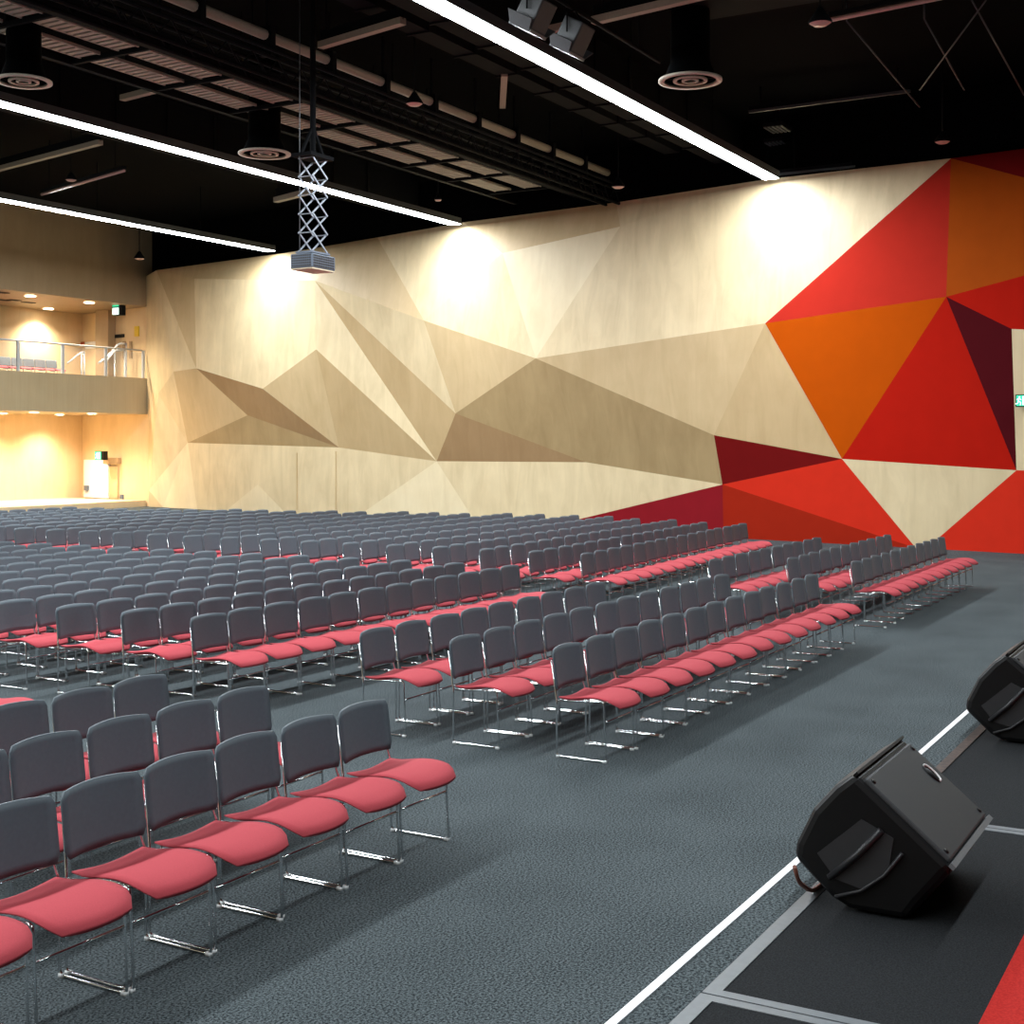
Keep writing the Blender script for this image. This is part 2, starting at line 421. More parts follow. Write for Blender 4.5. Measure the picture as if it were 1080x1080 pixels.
def exit_sign(px, py, y, w, h, label, upper=False, body=.22):
    p = at_y(px, py, y)
    t = thing('exit_sign', label, 'exit sign', p, -PI / 2, 'green exit signs')
    bm = BM(); box(bm, -w / 2, w / 2 + w * .25, 0, body, -h / 2, h / 2); obj('housing', bm, M['plastic'], t)
    bm = BM()
    if upper:
        box(bm, -w / 2 + .02, w / 2 - .02, -.012, 0, .02, h / 2 - .02); obj('green_panel', bm, M['green'], t)
        bm = BM(); box(bm, -w / 2 + .02, w / 2 - .02, -.012, 0, -h / 2 + .02, -.02); obj('lit_panel', bm, M['green_white'], t)
    else:
        box(bm, -w / 2 + .02, w / 2 - .02, -.012, 0, -h / 2 + .02, h / 2 - .02); obj('green_panel', bm, M['green'], t)
        # running figure in a lit doorway
        bm = BM(); s = h
        box(bm, .10 * s, .34 * s, -.018, -.012, -.36 * s, .36 * s); obj('lit_doorway', bm, M['green_white'], t)
        bm = BM()
        lathe(bm, [(.001, 0), (.07 * s, 0), (.07 * s, .005), (.001, .005)], 10, (0, 0, 0))
        bmesh.ops.transform(bm, matrix=Matrix.Translation((-.12 * s, -.014, .28 * s)) @ Matrix.Rotation(PI / 2, 4, 'X'), verts=bm.verts[:])
        for a, b in (((-.14, .2), (-.2, -.06)), ((-.14, .18), (.02, .06)), ((-.14, .18), (-.34, .08)), ((-.2, -.06), (-.02, -.14)), ((-.02, -.14), (-.06, -.38)), ((-.2, -.06), (-.26, -.24)), ((-.26, -.24), (-.44, -.26))):
            bar(bm, (a[0] * s, -.015, a[1] * s), (b[0] * s, -.015, b[1] * s), .006, .07 * s, Vector((0, 1, 0)).cross(Vector((b[0] - a[0], 0, b[1] - a[1]))))
        obj('running_figure', bm, M['green_white'], t)
    return t
exit_sign(122, 324, 35.2, .34, .56, 'two-tier green and white exit sign hung under the upper soffit', True, .22)
exit_sign(103.5, 480.5, 36.9, .34, .32, 'small green exit sign above the white door')
exit_sign(1077, 422.5, at_wall(1077, 422, .42).y, .22, .25, 'green exit sign on the timber strip beside the maroon panel')

# downlights
def downlight(p, label, grp, power, r=.14):
    t = thing('downlight', label, 'downlight', p, group=grp)
    bm = BM(); ring_flat(bm, r, r + .04, -.02, 0, 20); obj('trim_ring', bm, M['white'], t)
    bm = BM(); lathe(bm, [(.001, -.015), (r * .7, -.014), (r, -.006)], 20); obj('lens', bm, M['warm_lamp'], t)
    L = bpy.data.lights.new('downlight_lamp', 'SPOT'); L.energy = power; L.color = (1, .85, .64); L.spot_size = 2.3; L.spot_blend = .9; L.shadow_soft_size = .1
    lo = bpy.data.objects.new('downlight_lamp', L); C.objects.link(lo); lo.parent = t; lo.location = (0, 0, -.05)
UP = [((32, 312), 'lit downlight in the upper soffit nearest its front edge'), ((51, 325.5), 'lit downlight in the upper soffit close to the rear wall'), ((94, 319), 'lit downlight in the upper soffit beside the black loudspeaker')]
for (px, py), lab in UP:
    y_ = min(at_z(px, py, 7.04).y, 38.2); p = Vector((at_y(px, py, y_).x, y_, 7.04)); downlight(p, lab, 'upper soffit downlights', 950, .17)
LO = [((3, 436), 'lit downlight under the balcony at the frame edge'), ((36, 434), 'lit downlight under the balcony near its front, second along'), ((63, 437.5), 'lit downlight under the balcony close to the rear wall'), ((97, 436), 'lit downlight under the balcony above the white door')]
for (px, py), lab in LO:
    y_ = max(35.4, min(at_z(px, py, 3.25).y, 37.7)); p = Vector((at_y(px, py, y_).x, y_, 3.25)); downlight(p, lab, 'downlights under the balcony', 720, .15)

# ------------------------------------------------------------ stage
YN = 1.631
bm = BM(); box(bm, -9, 14.5, -7.9, YN - .03, 0, ZS - .10); box(bm, -9, 14.5, 1.48, YN - .03, ZS - .10, ZS); box(bm, -9, 14.5, -7.9, .30, ZS - .10, ZS)
box(bm, 10.34, 14.5, .30, 1.48, ZS - .10, ZS); box(bm, -9, 1.53, .30, 1.48, ZS - .10, ZS)
st = obj('stage', bm, M['stage_carpet']); tag(st, 'low carpeted stage platform at the front of the hall', 'stage')
bm = BM(); box(bm, -9, 14.5, YN - .03, YN, ZS - .03, ZS + .004); obj('nosing', bm, M['nosing'], st)['label'] = 'bright white edge strip along the stage front'
bm = BM(); box(bm, -9, 14.5, YN - .03, YN - .01, 0, ZS - .03); obj('riser', bm, M['stage_front'], st)
us = [1.53, 3.735, 5.93, 8.13, 10.34]
deck_lab = ['black stage deck panel at the picture corner, cut by the frame', 'black stage deck panel under the closer floor speaker', 'black stage deck panel with a worn brown edge, between both speakers', 'black stage deck panel under the farther floor speaker']
for k in range(4):
    a, b = us[k] + .004, us[k + 1] - .004
    t = thing('stage_deck', deck_lab[k], 'stage deck', (a, .305, ZS - .10), group='black stage deck panels')
    L, W = b - a, 1.17
    bm = BM(); box(bm, .04, L - .04, .04, W - .05, 0, .101); obj('deck_surface', bm, M['deck'], t)
    bm = BM(); box(bm, 0, .04, 0, W, 0, .104); box(bm, L - .04, L, 0, W, 0, .104); box(bm, .04, L - .04, 0, .04, 0, .104)
    if k < 2: box(bm, .04, L - .04, W - .05, W, 0, .104)
    obj('aluminium_frame', bm, M['alu'], t)
    if k >= 2:
        bm = BM(); box(bm, .04, L - .04, W - .05, W, 0, .106); obj('edge_strip', bm, M['brown_edge'], t)['label'] = 'worn brown edge strip'
bm = BM(); box(bm, 1, 12, -4, .717, ZS + .005, ZS + .014)
tag(obj('red_carpet', bm, M['red_carpet']), 'bright red carpet laid over the black stage decks', 'carpet')

# floor speakers: moulded cabinets lying on one angled side, grille tipped up to the stage
PROF = [(1.267, 1.131), (.937, .856), (.949, .829), (1.042, .712), (1.085, .660), (1.290, .660), (1.350, .686), (1.486, .806), (1.478, .862), (1.417, .990), (1.335, 1.085)]
def floor_speaker(u0, L, label):
    base = Vector((u0 + L / 2, 1.19, ZS))
    t = thing('floor_speaker', label, 'speaker', base, group='black floor speakers')
    def loc(u, v, z): return Vector((u - L / 2, v - 1.19, z - ZS))
    T, B = PROF[0], PROF[1]
    cen = (1.24, .89)
    bm = BM(); secs = []
    for u, k in ((0, .95), (.025, .985), (.06, 1.0), (L / 2, 1.02), (L - .06, 1.0), (L - .025, .985), (L, .93)):
        secs.append([bm.verts.new(loc(u, cen[0] + (v - cen[0]) * (k if i not in (0, 1) else 1), cen[1] + (z - cen[1]) * (min(1, k) if i not in (0, 1, 4, 5) else 1))) for i, (v, z) in enumerate(PROF)])
    n = len(PROF)
    for A, Bq in zip(secs, secs[1:]):
        for k in range(n): bm.faces.new((A[k], A[(k + 1) % n], Bq[(k + 1) % n], Bq[k]))
    bm.faces.new(secs[0]); bm.faces.new(secs[-1][::-1])
    obj('cabinet', bm, M['plastic'], t, bevel=.022)
    # grille, proud of the tipped face
    fd = Vector((0, B[0] - T[0], B[1] - T[1])); fl = fd.length; fd.normalize(); nn = Vector((0, fd.z, -fd.y))
    if nn.z < 0: nn = -nn
    o = loc(0, *T)
    def fp(a, b, h): return o + Vector((a, 0, 0)) + fd * b + nn * h
    def slab(bm, a0, a1, b0, b1, h0, h1):
        P = [bm.verts.new(fp(a, b, h)) for h in (h0, h1) for b in (b0, b1) for a in (a0, a1)]
        for f in ((0, 2, 3, 1), (4, 5, 7, 6), (0, 1, 5, 4), (2, 6, 7, 3), (0, 4, 6, 2), (1, 3, 7, 5)): bm.faces.new([P[i] for i in f])
    bm = BM(); slab(bm, .02, L - .02, .035, fl - .02, -.01, .012); g = obj('grille', bm, M['grille'], t, bevel=.008)
    g['label'] = 'dark grey metal grille'
    for (a, b) in ((.05, .06), (L - .05, .06), (.05, fl - .05), (L - .05, fl - .05)):
        bm = BM(); lathe(bm, [(.001, .004), (.010, .004), (.010, 0)], 10)
        q = nn.to_track_quat('Z', 'Y').to_matrix().to_4x4()
        bmesh.ops.transform(bm, matrix=Matrix.Translation(fp(a, b, .012)) @ q, verts=bm.verts[:]); obj('screw', bm, M['plastic'], g)
    bm = BM(); slab(bm, .0, L, fl - .014, fl + .006, -.004, .012); obj('front_lip', bm, M['alu'], t)['label'] = 'bright front lip under the grille'
    bm = BM(); slab(bm, .01, L - .01, .0, .010, -.01, .010); obj('top_lip', bm, M['plastic'], t)
    # oval badge with a bright rim
    bm = BM(); bc = fp(L - .12, fl * .40, .013)
    q = Matrix.Translation(bc) @ nn.to_track_quat('Z', 'Y').to_matrix().to_4x4()
    lathe(bm, [(.001, .003), (.028, .003), (.028, 0)], 20); bmesh.ops.scale(bm, vec=(1, 1.5, 1), verts=bm.verts[:]); bmesh.ops.transform(bm, matrix=q, verts=bm.verts[:]); obj('badge', bm, M['plastic'], g)
    bm = BM(); tube(bm, [Vector((.026 * math.cos(a), .040 * math.sin(a), .005)) for a in [PI * (-.55 + 1.1 * k / 10) for k in range(11)]], .004, 6); bmesh.ops.transform(bm, matrix=q, verts=bm.verts[:]); obj('badge_rim', bm, M['white'], g)
    # handle recess on the near end: dark pocket with two moulded ridges
    bm = BM()
    poly = [(1.33, .76), (1.395, .84), (1.24, .98), (1.13, .93), (1.15, .80), (1.24, .74)]
    P0 = [bm.verts.new(loc(-.004, *p)) for p in poly]; P1 = [bm.verts.new(loc(.02, *p)) for p in poly]
    bm.faces.new(P0); bm.faces.new(P1[::-1])
    for k in range(6): bm.faces.new((P0[k], P0[(k + 1) % 6], P1[(k + 1) % 6], P1[k]))
    hr = obj('handle_recess', bm, M['stage_front'], t)
    bm = BM(); tube(bm, [loc(-.012, 1.17, .955), loc(-.02, 1.25, .86), loc(-.012, 1.35, .765)], .012, 8); obj('carry_handle', bm, M['rib'], hr)
    bm = BM(); tube(bm, [loc(-.008, 1.10, .885), loc(-.010, 1.16, .80), loc(-.010, 1.24, .735), loc(-.008, 1.33, .70)], .007, 8); obj('ridge', bm, M['rib'], t)
    for z0 in (.665,):
        for (u, v) in ((.1, 1.12), (L - .1, 1.12), (.1, 1.27), (L - .1, 1.27)):
            bm = BM(); lathe(bm, [(.001, 0), (.018, 0), (.016, .014), (.001, .014)], 10, loc(u, v, ZS)); obj('rubber_foot', bm, M['stage_front'], t)
    return t
floor_speaker(4.63, .68, 'black floor speaker resting on the stage edge, whole in view')
def solve_u(px, py, v, z):
    lo, hi = 3, 15
    for _ in range(60):
        m = (lo + hi) / 2
        if project((m, v, z))[0] < px: lo = m
        else: hi = m
    return lo
U2S = solve_u(1061, 684, 1.267, 1.131)
floor_speaker(U2S, .68, 'black floor speaker farther along the stage, cut by the frame')
pa, pb = at_z(841, 921, ZS + .10), at_z(851, 940, ZS + .012)
bm = BM(); tube(bm, bend([at_y(838, 914, 1.45), at_y(842, 930, 1.45), (pb.x, 1.45, ZS + .012), (pb.x + .5, 1.42, ZS + .012)], .05), .008, 6)
tag(obj('speaker_cable', bm, M['brown_cable']), 'thin brown cable hanging behind the closer floor speaker', 'cable')

# ------------------------------------------------------------ chairs
def chair_parts():
    out = {}
    # seat: dished towards the back, rolled over at the front
    nx, ny = 10, 12
    bm = BM(); top, bot = [], []
    for j in range(ny + 1):
        t = j / ny; y = .195 - .475 * t
        hw = .205 + .024 * min(1, t / .35)
        if t > .8: hw *= math.sqrt(max(.0, 1 - ((t - .8) / .2) ** 2 * .38))
        zc = .418 + .030 * math.sin(PI * min(1, max(0, (t - .15) / .85)) ** 1.2) - (.030 * ((t - .78) / .22) ** 2 if t > .78 else 0)
        rt, rb = [], []
        for i in range(nx + 1):
            s = -1 + 2 * i / nx
            edge = abs(s) ** 4
            dish = -.015 * (1 - s * s) * (1 - t) ** 1.2 + .012 * abs(s) ** 2 * (1 - t)
            th = .030 * (1 - .8 * edge) * (.55 + .45 * math.sin(PI * min(1, t * .75 + .2)))
            yy = y - (.035 * (1 - s * s) * max(0, (t - .7) / .3)) + .0
            z = zc + dish - .008 * edge
            rt.append(bm.verts.new((s * hw, yy, z + .012))); rb.append(bm.verts.new((s * hw, yy, z + .010 - th)))
        top.append(rt); bot.append(rb)
    for j in range(ny):
        for i in range(nx):
            bm.faces.new((top[j][i], top[j][i + 1], top[j + 1][i + 1], top[j + 1][i])); bm.faces.new((bot[j][i + 1], bot[j][i], bot[j + 1][i], bot[j + 1][i + 1]))
        bm.faces.new((top[j][0], top[j + 1][0], bot[j + 1][0], bot[j][0])); bm.faces.new((top[j + 1][nx], top[j][nx], bot[j][nx], bot[j + 1][nx]))
    for i in range(nx):
        bm.faces.new((top[0][i + 1], top[0][i], bot[0][i], bot[0][i + 1])); bm.faces.new((top[ny][i], top[ny][i + 1], bot[ny][i + 1], bot[ny][i]))
    out['seat'] = (bm, M['seat'])
    # backrest: curved shell with rounded corners
    nx, nz = 10, 8
    bm = BM(); fr, bk = [], []
    for j in range(nz + 1):
        v = j / nz; z = .485 + .285 * v
        hw = .231
        e = min(v, 1 - v)
        if e < .14: hw -= .020 * (1 - e / .14) ** 2
        a, b = [], []
        for i in range(nx + 1):
            s = -1 + 2 * i / nx
            zz = z + .012 * (1 - s * s) * (1 if v > .5 else .2)
            y = .236 - .036 * s * s + .036 * v
            a.append(bm.verts.new((s * hw, y - .006, zz))); b.append(bm.verts.new((s * hw, y + .006, zz)))
        fr.append(a); bk.append(b)
    for j in range(nz):
        for i in range(nx):
            bm.faces.new((fr[j][i], fr[j][i + 1], fr[j + 1][i + 1], fr[j + 1][i])); bm.faces.new((bk[j][i + 1], bk[j][i], bk[j + 1][i], bk[j + 1][i + 1]))
        bm.faces.new((fr[j][0], fr[j + 1][0], bk[j + 1][0], bk[j][0])); bm.faces.new((fr[j + 1][nx], fr[j][nx], bk[j][nx], bk[j + 1][nx]))
    for i in range(nx):
        bm.faces.new((fr[0][i + 1], fr[0][i], bk[0][i], bk[0][i + 1])); bm.faces.new((fr[nz][i], fr[nz][i + 1], bk[nz][i + 1], bk[nz][i]))
    out['backrest'] = (bm, M['back'])
    for sx, key in ((-1, 'side_frame_a'), (1, 'side_frame_b')):
        bm = BM(); x = sx * .230
        tube(bm, bend([(sx * .196, .262, .69), (sx * .214, .222, .49), (x, .200, .40), (x, .200, .009), (x, -.200, .009), (x, -.178, .432), (x, .19, .408)], .028), .0072, 6)
        out[key] = (bm, M['chrome'])
    bm = BM(); tube(bm, [(-.230, -.186, .285), (.230, -.186, .285)], .0066, 6); out['stretcher'] = (bm, M['chrome'])
    k = 0
    for sx in (-1, 1):
        for y in (-.185, .185):
            bm = BM(); bar(bm, (sx * .230, y - .015, .0085), (sx * .230, y + .015, .0085), .019, .017); out['glide_%d' % k] = (bm, M['glide']); k += 1
    return out
PARTS = chair_parts()
MESH = {}
for k, (bm, m) in PARTS.items():
    bmesh.ops.recalc_face_normals(bm, faces=bm.faces[:])
    me = bpy.data.meshes.new(k.split('_')[0] if k.startswith('glide') else ('side_frame' if k.startswith('side') else k))
    bm.to_mesh(me); bm.free(); me.materials.append(m)
    for p in me.polygons: p.use_smooth = True
    MESH[k] = me

ORD = ['first', 'second', 'third', 'fourth', 'fifth', 'sixth', 'seventh', 'eighth', 'ninth', 'tenth', 'eleventh', 'twelfth', 'thirteenth', 'fourteenth', 'fifteenth', 'sixteenth', 'seventeenth', 'eighteenth', 'nineteenth', 'twentieth']
def order_word(i): return ORD[i] if i < len(ORD) else 'number %d' % (i + 1)

seats = []      # (x, y, label, group)
def row(u_start, n, v, pitch, block, r, aisle, sign=1, tilt=0.0):
    for i in range(n):
        u = u_start + sign * (.235 + i * pitch)
        seats.append((u, v + tilt * (u - 16.08), 'charcoal chair with pink seat, %s from %s aisle, %s row, %s' % (order_word(i), aisle, order_word(r), block), 'chairs in the ' + block, math.atan(tilt)))
V1ROWS = (4.315, 5.205, 6.035)
for r, v in enumerate(V1ROWS): row(6.52, 9, v, .495, 'near front block', r, 'near', -1)
for r, (v, n) in enumerate(zip(V1ROWS, (13, 12, 9))): row(8.63, n, v, .5, 'middle front block', r, 'near')
for r, (v, u, n) in enumerate(zip((4.34, 5.21, 6.0), (16.6, 16.72, 16.02), (11, 11, 10))): row(u, n, v, .49, 'front block by the wall', r, 'far')
row(6.65, 2, 7.83, .495, 'near rear block', 0, 'near', -1)
def u_end(v):
    T = [(7, 23.9), (9, 24.4), (11.5, 25.0), (13, 25.0), (15, 24.6), (17, 24.0), (19, 23.6), (21.3, 22.9), (23, 22.4)]
    for (a, x), (b, y) in zip(T, T[1:]):
        if v <= b: return x + (y - x) * (v - a) / (b - a)
    return T[-1][1]
rows2 = [7.83 + .785 * k for k in range(16)]
rows3 = [20.75, 21.55, 22.35, 23.1, 24.0]
for r, v in enumerate(rows2): row(14.42 - .03 * r, 12, v, .482, 'middle rear block', r, 'far', -1)
for r, v in enumerate(rows2): row(16.08, int((u_end(v) - 16.08) / .488), v, .488, 'rear block by the wall', r, 'far', tilt=.06)
for r, v in enumerate(rows3): row(8.6, int((u_end(v) - 8.6) / .488), v, .488, 'last rows before the balcony', r, 'hall')

def in_view(x, y, z0=0.0):
    pts = [project((x + dx, y + dy, z)) for dx in (-.23, .23) for dy in (-.25, .25) for z in (z0 + .02, z0 + .45, z0 + .77)]
    return any(0 <= p[0] <= 1080 and 0 <= p[1] <= 1080 for p in pts)
vis = [s for s in seats if in_view(s[0], s[1])]
vis.sort(key=lambda s: project((s[0], s[1], .6))[2])
single, mass = vis[:292], vis[292:]

def proto(keys, name='stacking_chair'):
    t = thing(name, 'x', 'chair')
    for k in keys:
        o = bpy.data.objects.new(MESH[k].name, MESH[k]); C.objects.link(o); o.parent = t
    return t
full = proto(list(MESH))
slim = proto([k for k in MESH if not k.startswith('glide')])
uf = us_ = False
for i, (x, y, lab, grp, a0) in enumerate(single):
    rz = a0 + math.radians(random.uniform(-.9, .9))
    near = project((x, y, .5))[2] < 17
    x += random.uniform(-.004, .004); y += random.uniform(-.012, .012)
    if near:
        if not uf:
            full.location = (x, y, 0); full.rotation_euler.z = rz; full['label'] = lab; full['group'] = grp; uf = True
        else: dup(full, (x, y, 0), rz, lab, grp)
    else:
        if not us_:
            slim.location = (x, y, 0); slim.rotation_euler.z = rz; slim['label'] = lab; slim['group'] = grp; us_ = True
        else: dup(slim, (x, y, 0), rz, lab, grp)

def chair_mass(name, places):
    verts, faces, mi, mats = [], [], [], [M['seat'], M['back'], M['chrome']]
    src = [(MESH['seat'], 0), (MESH['backrest'], 1), (MESH['side_frame_a'], 2), (MESH['side_frame_b'], 2), (MESH['stretcher'], 2)]
    tmpl = [([v.co.copy() for v in me.vertices], [tuple(p.vertices) for p in me.polygons], k) for me, k in src]
    for (x, y, z) in places:
        for vs, fs, k in tmpl:
            o = len(verts); verts += [(v.x + x, v.y + y, v.z + z) for v in vs]
            faces += [tuple(i + o for i in f) for f in fs]; mi += [k] * len(fs)
    me = bpy.data.meshes.new(name); me.from_pydata(verts, [], faces)
    for m in mats: me.materials.append(m)
    me.polygons.foreach_set('material_index', mi); me.polygons.foreach_set('use_smooth', [True] * len(mi)); me.update()
    o = bpy.data.objects.new(name, me); C.objects.link(o); return o
o = chair_mass('distant_chairs', [(s[0] + random.uniform(-.005, .005), s[1] + random.uniform(-.015, .015), 0) for s in mass])
tag(o, 'mass of charcoal chairs in the farthest rows before the timber wall', 'chairs', 'chairs in the farthest rows', 'stuff')

# chairs on the balcony
bx = at_y(59, 385, 36.0).x
for i in range(8):
    lab = 'charcoal balcony chair behind the glass, %s from the stair handrail' % order_word(i)
    dup(slim, (bx - i * .48, 36.0, 4.29), 0, lab, 'chairs on the balcony')

# ------------------------------------------------------------ light strips
def strip(v, x0, px_end, label, z=8.30, lamp='led'):
    x1 = wall_xy(v) - .36
    t = thing('light_strip', label, 'light strip', (x0, v, z), group='long white ceiling light strips')
    L = x1 - x0
    bm = BM(); box(bm, 0, L, -.19, .19, -.005, .16); obj('housing', bm, M['housing'], t)
    bm = BM(); quad(bm, (0, -.17, -.012), (0, .17, -.012), (L, .17, -.012), (L, -.17, -.012)); obj('diffuser', bm, M[lamp], t)['label'] = 'glowing white diffuser'
    for k in range(int(L // 4)):
        bm = BM(); tube(bm, [(2 + k * 4, 0, .20), (2 + k * 4, 0, ZC - z)], .012, 5); obj('suspension_rod', bm, M['black_steel'], t)
strip(at_z(720, 140, 8.29).y, -8, None, 'longest bright ceiling light strip, ending above the cream panel')
strip(at_z(360, 205, 8.29).y, -8, None, 'middle of the ceiling light strips, passing behind the projector lift')
strip(at_z(180, 245, 8.29).y, -8, None, 'ceiling light strip closest to the balcony')
strip(.3, -8, None, 'ceiling light strip above the stage, outside the picture', lamp='led_low')

# ------------------------------------------------------------ ceiling services
def hang(bm, x, y, z, r=.012): tube(bm, [(x, y, z), (x, y, ZC)], r, 5)

# round air diffusers with drum ducts
for (px, py, wpx, lab) in ((25, 87, 58, 'round air diffuser above the light strips at the frame edge'), (279, 163, 55, 'round air diffuser beside the projector lift'), (728, 86, 67, 'round air diffuser near the longest light strip and stage spotlights')):
    p = at_z(px, py, 7.9); D = project(p)[2]; R = wpx / 2 / F * D
    t = thing('air_diffuser', lab, 'air diffuser', p, group='round ceiling air diffusers')
    bm = BM(); ring_flat(bm, R * .82, R, -.0, .03, 36); obj('outer_ring', bm, M['grey_ring'], t)
    for k, (a, b) in enumerate(((.44, .54), (.18, .27))):
        bm = BM(); ring_flat(bm, R * a, R * b, .0, .03, 28); obj('inner_ring', bm, M['grey_ring'], t)
    bm = BM()
    for k in range(4):
        a = k * PI / 2 + .4; bar(bm, (R * .2 * math.cos(a), R * .2 * math.sin(a), .05), (R * .9 * math.cos(a), R * .9 * math.sin(a), .05), .03, .02)
    obj('spider', bm, M['duct'], t)
    bm = BM(); lathe(bm, [(R * .84, .03), (R * .62, .3), (R * .60, ZC - p.z)], 28); bm.faces.new([bm.verts.new((R * .6 * math.cos(a), R * .6 * math.sin(a), .40)) for a in [2 * PI * k / 28 for k in range(28)]]); obj('drum_duct', bm, M['black'], t)

# catwalk with two rows of pale gratings
zk = 8.7
ya, yb = at_z(200, 74, zk).y, at_z(200, 94, zk).y
t = thing('ceiling_catwalk', 'long black catwalk with two rows of pale gratings under the roof', 'catwalk', (0, 0, zk))
bm = BM(); box(bm, 8, 31.5, ya - .75, ya - .55, -.1, .18); obj('side_beam', bm, M['black_steel'], t)
bm = BM(); box(bm, 8, 31.5, yb + .5, yb + .62, -.05, .14); obj('side_beam', bm, M['black_steel'], t)
x = 8.4
while x < 30:
    L = 1.75
    for y in (ya, yb):
        bm = BM()
        for k in range(11): box(bm, x + k * L / 11, x + k * L / 11 + L / 11 * .62, y - .22, y + .22, .0, .03)
        box(bm, x, x + L, y - .24, y - .21, 0, .05); box(bm, x, x + L, y + .21, y + .24, 0, .05)
        obj('grating', bm, M['grate'], t)
    bm = BM(); box(bm, x + L + .06, x + L + .13, ya - .75, yb + .6, -.04, .04); obj('crossbar', bm, M['duct'], t)
    bm = BM(); hang(bm, x + L + .1, ya - .6, 0); bmesh.ops.translate(bm, vec=(0, 0, 0), verts=bm.verts[:]); 
    for v in bm.verts:
        if v.co.z > 5: v.co.z = ZC - zk
    obj('hanger', bm, M['black_steel'], t)
    x += L + .22

# service pipe with brackets and the dark beam below it
yp = 14.4
t = thing('service_pipe', 'long beige service pipe with dark clamps above the black beam', 'pipe', (0, yp, 8.95))
bm = BM(); tube(bm, [(8, 0, 0), (30.2, 0, 0)], .085, 10); obj('pipe', bm, M['beige'], t)
for k in range(13):
    xx = 9 + k * 1.65
    bm = BM(); box(bm, xx - .06, xx + .06, -.13, .13, -.34, .14); box(bm, xx - .02, xx + .02, -.02, .02, .1, ZC - 8.95); obj('clamp', bm, M['black_steel'], t)
bm = BM(); tube(bm, [(8, -.22, -.3), (30.2, -.22, -.3)], .03, 6); obj('conduit', bm, M['duct'], t)
t = thing('lighting_beam', 'long black lattice beam running to the top of the timber wall', 'beam', (0, yp + .1, 8.25))
for dy in (-.18, .18):
    for dz in (0, .34):
        bm = BM(); tube(bm, [(7, dy, dz), (30.7, dy, dz)], .035, 6); obj('chord', bm, M['duct'], t)
bm = BM()
for k in range(38):
    x0 = 7.2 + k * .62
    for dy in (-.18, .18): tube(bm, [(x0, dy, 0), (x0 + .31, dy, .34), (x0 + .62, dy, 0)], .016, 5)
obj('lattice', bm, M['duct'], t)
bm = BM()
for k in range(6): tube(bm, [(9 + k * 4, 0, .34), (9 + k * 4, 0, ZC - 8.25)], .015, 5)
obj('hanger', bm, M['black_steel'], t)

# beige roof beams parallel to the timber wall
def roof_beam(p0, p1, z, label, w=.13, m='beige', name='roof_beam'):
    a, b = at_z(*p0, z), at_z(*p1, z); mid = (a + b) / 2
    t = thing(name, label, 'beam', mid, group='short roof beams' if name == 'roof_beam' else None)
    bm = BM(); bar(bm, a - mid, b - mid, w, w * .8); obj('flange', bm, M[m], t)
    bm = BM(); bar(bm, a - mid + Vector((0, 0, w)), b - mid + Vector((0, 0, w)), .03, w * 1.6); obj('web', bm, M['black_steel'], t)
    bm = BM()
    for q in (a, b):
        q2 = q + (mid - q) * .15 - mid; tube(bm, [q2 + Vector((0, 0, w)), q2 + Vector((0, 0, ZC - z))], .02, 5)
    obj('hanger', bm, M['black_steel'], t)
roof_beam((-20, 183), (106, 150), 8.9, 'beige roof beam end above the light strip closest to the balcony')
roof_beam((129, 103.5), (182, 90), 8.9, 'short beige roof beam below the catwalk gratings')
roof_beam((338, 48), (425, 22), 8.9, 'beige roof beam between the service pipe and longest light strip')
roof_beam((542, 40), (600, 27), 8.6, 'beige roof beam beside the longest light strip, behind the stage spotlights')
roof_beam((626, 22), (770, -12), 8.6, 'beige roof beam above the round diffuser and stage spotlights')
roof_beam((291, 211), (330, 201), 8.6, 'pale roof beam behind the scissor arms of the projector lift', .16)
roof_beam((530, 112), (532, 78), 9.2, 'small pale bracket beam above the longest light strip', .12)
roof_beam((790, 118), (960, 96), 9.3, 'thin dark roof rail above the painted panels', .07, 'housing')
roof_beam((820, 184), (1075, 158), 8.45, 'thin dark rail along the top of the timber wall', .06, 'housing')

# dark ducts under the roof
def duct(x0, x1, y0, y1, z0, z1, label):
    bm = BM(); box(bm, x0, x1, y0, y1, z0, z1)
    for k in range(int(max(x1 - x0, y1 - y0) // 1.5)):
        if x1 - x0 > y1 - y0: box(bm, x0 + k * 1.5, x0 + k * 1.5 + .05, y0 - .03, y1 + .03, z0 - .03, z1)
        else: box(bm, x0 - .03, x1 + .03, y0 + k * 1.5, y0 + k * 1.5 + .05, z0 - .03, z1)
    tag(obj('air_duct', bm, M['duct']), label, 'duct', 'dark ceiling ducts')
duct(12, 30.5, 11.0, 11.7, 8.95, ZC, 'dark rectangular air duct beside the longest light strip')
duct(19.0, 20.2, -2, 8.0, 9.0, ZC, 'dark air duct crossing above the round diffuser')
duct(10, 32, 21.2, 22.2, 8.9, ZC, 'dark air duct beyond the middle light strip')
duct(10, 30, 12.4, 12.8, 9.2, ZC, 'narrow dark duct beside the service pipe')

